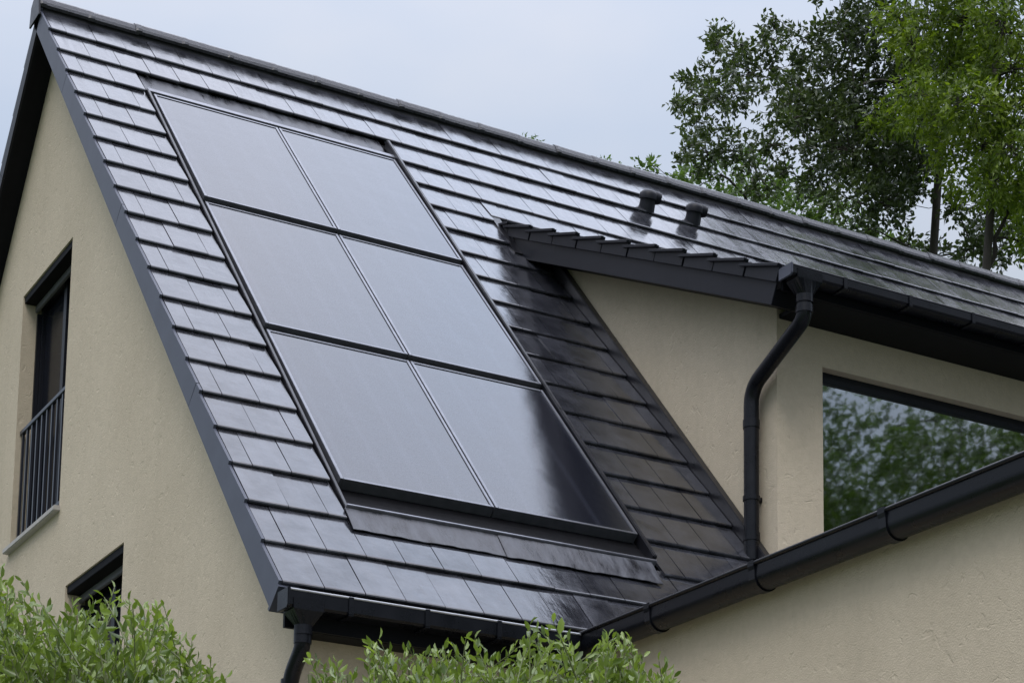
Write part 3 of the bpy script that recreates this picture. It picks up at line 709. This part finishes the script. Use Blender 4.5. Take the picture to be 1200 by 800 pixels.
def tree(name, label, group, base, fork, clumps, lmat, bmat, leaf=(.09, .045), per=420, r0=.22, cat='tree', droop=0.0, twig=True):
    base = np.array(base, float); t = empty(name, tuple(base)); tag(t, label, cat, group)
    q = MB(FW); fork = np.array(fork, float) - base
    top = np.array(max((c[0] for c in clumps), key=lambda p: p[2])) - base
    n = 9; tr = [fork * (k / n) + np.array([math.sin(k * 1.3) * .13, math.cos(k * 1.7) * .13, 0]) * (k > 0) for k in range(n + 1)]
    tr[-1] = fork
    rad = [r0 * (1.25 - .1 * 0 if k == 0 else 1 - .45 * k / n) for k in range(n + 1)]
    n2 = 8; ext = [fork + (top - fork) * (k / n2) + np.array([math.sin(k * 2.1), math.cos(k * 1.9), 0]) * .10 for k in range(1, n2 + 1)]
    path = tr + ext; rad = rad + [r0 * .55 * (1 - .85 * k / n2) for k in range(1, n2 + 1)]
    q.tube([tuple(p) for p in path], rad, 10)
    Pa = np.array(path)
    VV, FF, off = [], [], 0
    nodes = [(Pa[k], rad[k]) for k in range(5, len(Pa))]
    order = sorted(clumps, key=lambda cr: min(np.linalg.norm(np.array(cr[0]) - base - p) for p, _ in nodes[:14]))
    for c, R in order:
        c = np.array(c) - base
        a, ra = min(nodes, key=lambda nd: np.linalg.norm(nd[0] - c) + (1.2 if nd[0][2] > c[2] + .25 else 0) - 4 * nd[1])
        dist = np.linalg.norm(c - a)
        mid = (a + c) / 2 + np.array([0, 0, .14 * dist]) + rng.normal(size=3) * .10 * dist
        pts = [tuple(a * (1 - s) ** 2 + mid * 2 * s * (1 - s) + c * s * s + (rng.normal(size=3) * .02 * dist if 0 < s < 1 else 0)) for s in np.linspace(0, 1, 7)]
        rb = min(ra * .7, .012 + .022 * dist); re_ = max(.005, rb * .5)
        q.tube(pts, list(np.linspace(rb, re_, 7)), 6)
        nodes.append((np.array(pts[3]), (rb + re_) / 2)); nodes.append((c, re_))
        ns = max(3, int(per / 14 * (R / .42) ** 2)); sc = unit(ns) * (rng.random((ns, 1)) ** .45) * R * np.array([1, 1, .8]) + c
        for sp in sc:
            if twig and rng.random() < .5: q.tube([tuple(c + (sp - c) * .1), tuple((c + sp) / 2 + rng.normal(size=3) * .03), tuple(sp)], [.007, .005, .003], 4, cap=False)
            outd = (sp - c) / (np.linalg.norm(sp - c) + 1e-6) + rng.normal(size=3) * .5 + np.array([0, 0, -droop]); outd /= np.linalg.norm(outd)
            m_ = 14; s = rng.random(m_) * R * .55
            P = sp + outd * s[:, None] + rng.normal(size=(m_, 3)) * leaf[0] * .45
            D = outd * .7 + unit(m_) * .9 + np.array([0, 0, -droop * .6])
            V, F = leaves(P, D, leaf[0] * rng.uniform(.65, 1.25, m_), leaf[1] * rng.uniform(.7, 1.2, m_))
            VV.append(V); FF.append(F + off); off += len(V)
    q.build('trunk', bmat, t, smooth=True)
    mesh_np('crown', np.concatenate(VV), np.concatenate(FF), lmat, t, kind='stuff')
    return t

def px_clumps(lst, depth, jit, scale=1.0):
    return [(at(x, y, depth + rng.uniform(-jit, jit)), r * depth / FPX * scale) for x, y, r in lst]

oak = [(843, 42, 14), (862, 64, 22), (905, 47, 18), (938, 48, 20), (822, 95, 20), (796, 126, 14), (835, 120, 22), (862, 112, 18), (878, 84, 26), (816, 150, 16), (830, 180, 24), (862, 176, 22),
       (913, 132, 26), (934, 100, 26), (971, 80, 36), (990, 40, 34), (1029, 22, 38), (990, 122, 40), (1029, 100, 38), (955, 172, 32), (996, 177, 36), (1029, 196, 36), (968, 215, 30), (1002, 236, 30),
       (1036, 240, 28), (1062, 215, 28), (1018, 268, 20), (1068, 288, 18), (1075, 60, 40), (1080, 140, 40), (1110, 100, 44), (1090, 200, 26), (1128, 240, 18), (890, 208, 20), (905, 170, 18),
       (1010, -50, 44), (1060, -70, 48), (1120, -40, 48), (960, -20, 22), (1090, -150, 55), (1030, -140, 50), (1150, 60, 40), (1160, 160, 36), (1180, 215, 26), (1098, 300, 16), (1130, 306, 16), (1140, 290, 22), (1170, 295, 26), (1190, 265, 28), (1150, 260, 20), (945, 140, 26), (1010, 150, 36), (1050, 160, 36), (1060, 185, 34), (975, 145, 30)]
tree('oak_tree', 'dark green oak tree behind the ridge with leafy limbs reaching left', 'trees behind the house', (*at(1103, 400, 28)[:2], 0), at(1100, 200, 28), px_clumps(oak, 28, 1.3) + px_clumps([(x + rng.normal() * r * 1.2, y + rng.normal() * r * 1.2, r * .30) for x, y, r in oak[:26] for _ in range(2)], 28, 1.3), M_OAK, M_BARK, leaf=(.098, .049), per=720, r0=.10)
ash = [(1053, 20, 26), (1070, 52, 30), (1095, 25, 34), (1132, 20, 36), (1173, 25, 38), (1152, 62, 38), (1111, 74, 32), (1185, 82, 36), (1078, 112, 26), (1032, 140, 18), (1053, 142, 22), (1095, 138, 32),
       (1136, 122, 34), (1177, 130, 34), (1111, 182, 26), (1152, 172, 32), (1185, 176, 34), (1136, 216, 22), (1165, 212, 26), (1194, 222, 28), (1178, 250, 20), (1199, 284, 20),
       (1230, 60, 44), (1240, 140, 44), (1235, 220, 36), (1160, -40, 46), (1210, -50, 50), (1110, -30, 40), (1180, -120, 55), (1250, -100, 55), (1290, 30, 50), (1290, 130, 50), (1280, 220, 40)]
tree('ash_tree', 'bright yellow-green feathery tree at the right edge in front of the oak', 'trees behind the house', (*at(1160, 400, 25.5)[:2], 0), at(1165, 190, 25.5), px_clumps(ash, 25.5, .9), M_ASH, M_BARK, leaf=(.10, .037), per=980, r0=.09, droop=.5)
pal = [(752, 200, 9), (768, 194, 9), (790, 206, 11), (812, 208, 13), (845, 205, 24), (880, 222, 24), (910, 232, 26), (936, 222, 24), (962, 248, 20), (885, 188, 18), (860, 235, 22), (940, 255, 22), (990, 262, 20),
       (800, 235, 26), (1030, 290, 22), (1060, 300, 20), (830, 260, 30), (900, 270, 34), (960, 290, 34)]
tree('pale_tree', 'light green low tree whose top shows over the ridge below the oak', 'trees behind the house', (*at(880, 400, 31)[:2], 0), at(880, 275, 31), px_clumps(pal, 31, 1.0), M_PALE, M_BARK, leaf=(.10, .05), per=560, r0=.12)
far = [(620, 166, 6), (630, 164, 5), (692, 190, 7), (709, 192, 7), (724, 200, 7), (640, 190, 10), (670, 202, 12), (700, 214, 14), (735, 222, 14), (650, 205, 20), (690, 225, 22)]
tree('distant_tree', 'sparse pale treetop just peeping over the middle of the ridge', 'trees behind the house', (*at(670, 400, 35)[:2], 0), at(672, 225, 35), px_clumps(far, 35, .8), M_PALE, M_BARK, leaf=(.085, .042), per=520, r0=.10)

# garden trees opposite the dormer window, seen mirrored in its pane
for k, (x, y, h, rr) in enumerate([(11.5, -18.0, 15.6, 3.0), (16.0, -17.5, 16.5, 3.1), (20.5, -16.5, 16.0, 3.1), (25.0, -15.0, 16.9, 3.3), (30.0, -12.5, 16.4, 3.4), (19.5, -23.0, 17.2, 3.4)]):
    cl = []
    for q_ in range(52):
        d = unit(1)[0]; rad = rng.random() ** .4
        zz = h * .68 + d[2] * h * .30 * rad
        cl.append((np.array([x + d[0] * rr * rad, y + d[1] * rr * rad, zz]), rng.uniform(.7, 1.1)))
    cl.append((np.array([x, y, h]), .7))
    tree('garden_tree', 'leafy green garden tree seen only mirrored in the wide dormer window', 'garden trees opposite the dormer', (x, y, 0), (x, y, h * .4), cl, M_REFL, M_BARK, leaf=(.145, .075), per=190, r0=.2, droop=.3, twig=False)

# shrubs in the foreground
def shrub(name, label, x0, x1, outline, depth, dd, nsh, seed):
    global rng
    rng = np.random.default_rng(seed)
    cx = (x0 + x1) / 2; g0 = at(cx, 760, depth); base = np.array([g0[0], g0[1], 0]); t = empty(name, tuple(base)); tag(t, label, 'shrub', 'shrubs in front of the house')
    q = MB(FW)
    for k in range(9):
        a = at(rng.uniform(x0, x1), 790, depth + rng.uniform(-dd, dd)) - base
        q.tube([(a[0] * .2, a[1] * .2, 0), (a[0] * .6, a[1] * .6, a[2] * .45), tuple(a)], [.022, .015, .006], 6)
    VV, FF, off = [], [], 0
    xs, ysx = zip(*outline)
    for k in range(nsh):
        px = rng.uniform(x0, x1); ytop = np.interp(px, xs, ysx)
        f = rng.random()
        py = ytop + (rng.exponential(16) - 4 if f < .11 else rng.uniform(14, 210) if f < .85 else rng.uniform(150, 1200))
        dp = depth + rng.uniform(-dd, dd) * (1 - .3 * (px - cx) ** 2 / ((x1 - x0) / 2) ** 2)
        tip = at(px, py, dp) - base
        if tip[2] < .15: continue
        ln = rng.uniform(.14, .34); lean = rng.normal(size=3) * .30 + np.array([0, 0, 1.0]); lean += CR * .35 * (px - cx) / (x1 - x0) ; lean /= np.linalg.norm(lean)
        bend = rng.normal(size=3) * .25
        n = int(ln / .0135)
        s = np.linspace(0, 1, n); P = tip - lean * ln * (1 - s)[:, None] + bend * ln * ((1 - s) ** 2)[:, None] * .4
        q.tube([tuple(P[0]), tuple(P[n // 2]), tuple(P[-1])], [.0024, .0018, .0008], 4, cap=False)
        ax = np.cross(lean, rng.normal(size=3)); ax /= np.linalg.norm(ax); ay = np.cross(lean, ax)
        ang = np.arange(n) * 2.4 + rng.uniform(0, 6)
        side = ax * np.cos(ang)[:, None] + ay * np.sin(ang)[:, None]
        up = .55 + .9 * s[:, None]
        D = side + lean * up + rng.normal(size=(n, 3)) * .18
        L_ = rng.uniform(.027, .041, n) * np.where(s > .85, .75, 1.0)
        V, F = leaves(P, D, L_, L_ * rng.uniform(.36, .47, n), fold=.18, six=True)
        VV.append(V); FF.append(F + off); off += len(V)
    q.build('stem', M_STEM, t, smooth=True)
    mesh_np('foliage', np.concatenate(VV), np.concatenate(FF), M_HEDGE, t, kind='stuff', smooth=False)
shrub('shrub', 'leafy light green shrub below the gable windows at the lower left corner', -190, 268,
      [(-190, 700), (-60, 672), (0, 652), (14, 660), (40, 704), (70, 712), (110, 700), (140, 686), (165, 716), (195, 708), (215, 738), (235, 762), (268, 796)], 5.0, .45, 900, 11)
shrub('shrub', 'leafy light green shrub below the main gutter at the bottom centre', 362, 800,
      [(362, 772), (380, 780), (410, 778), (440, 752), (470, 752), (490, 772), (540, 752), (560, 750), (600, 764), (628, 722), (640, 712), (655, 742), (690, 752), (720, 742), (735, 742), (755, 772), (775, 768), (800, 800)], 5.0, .4, 900, 12)
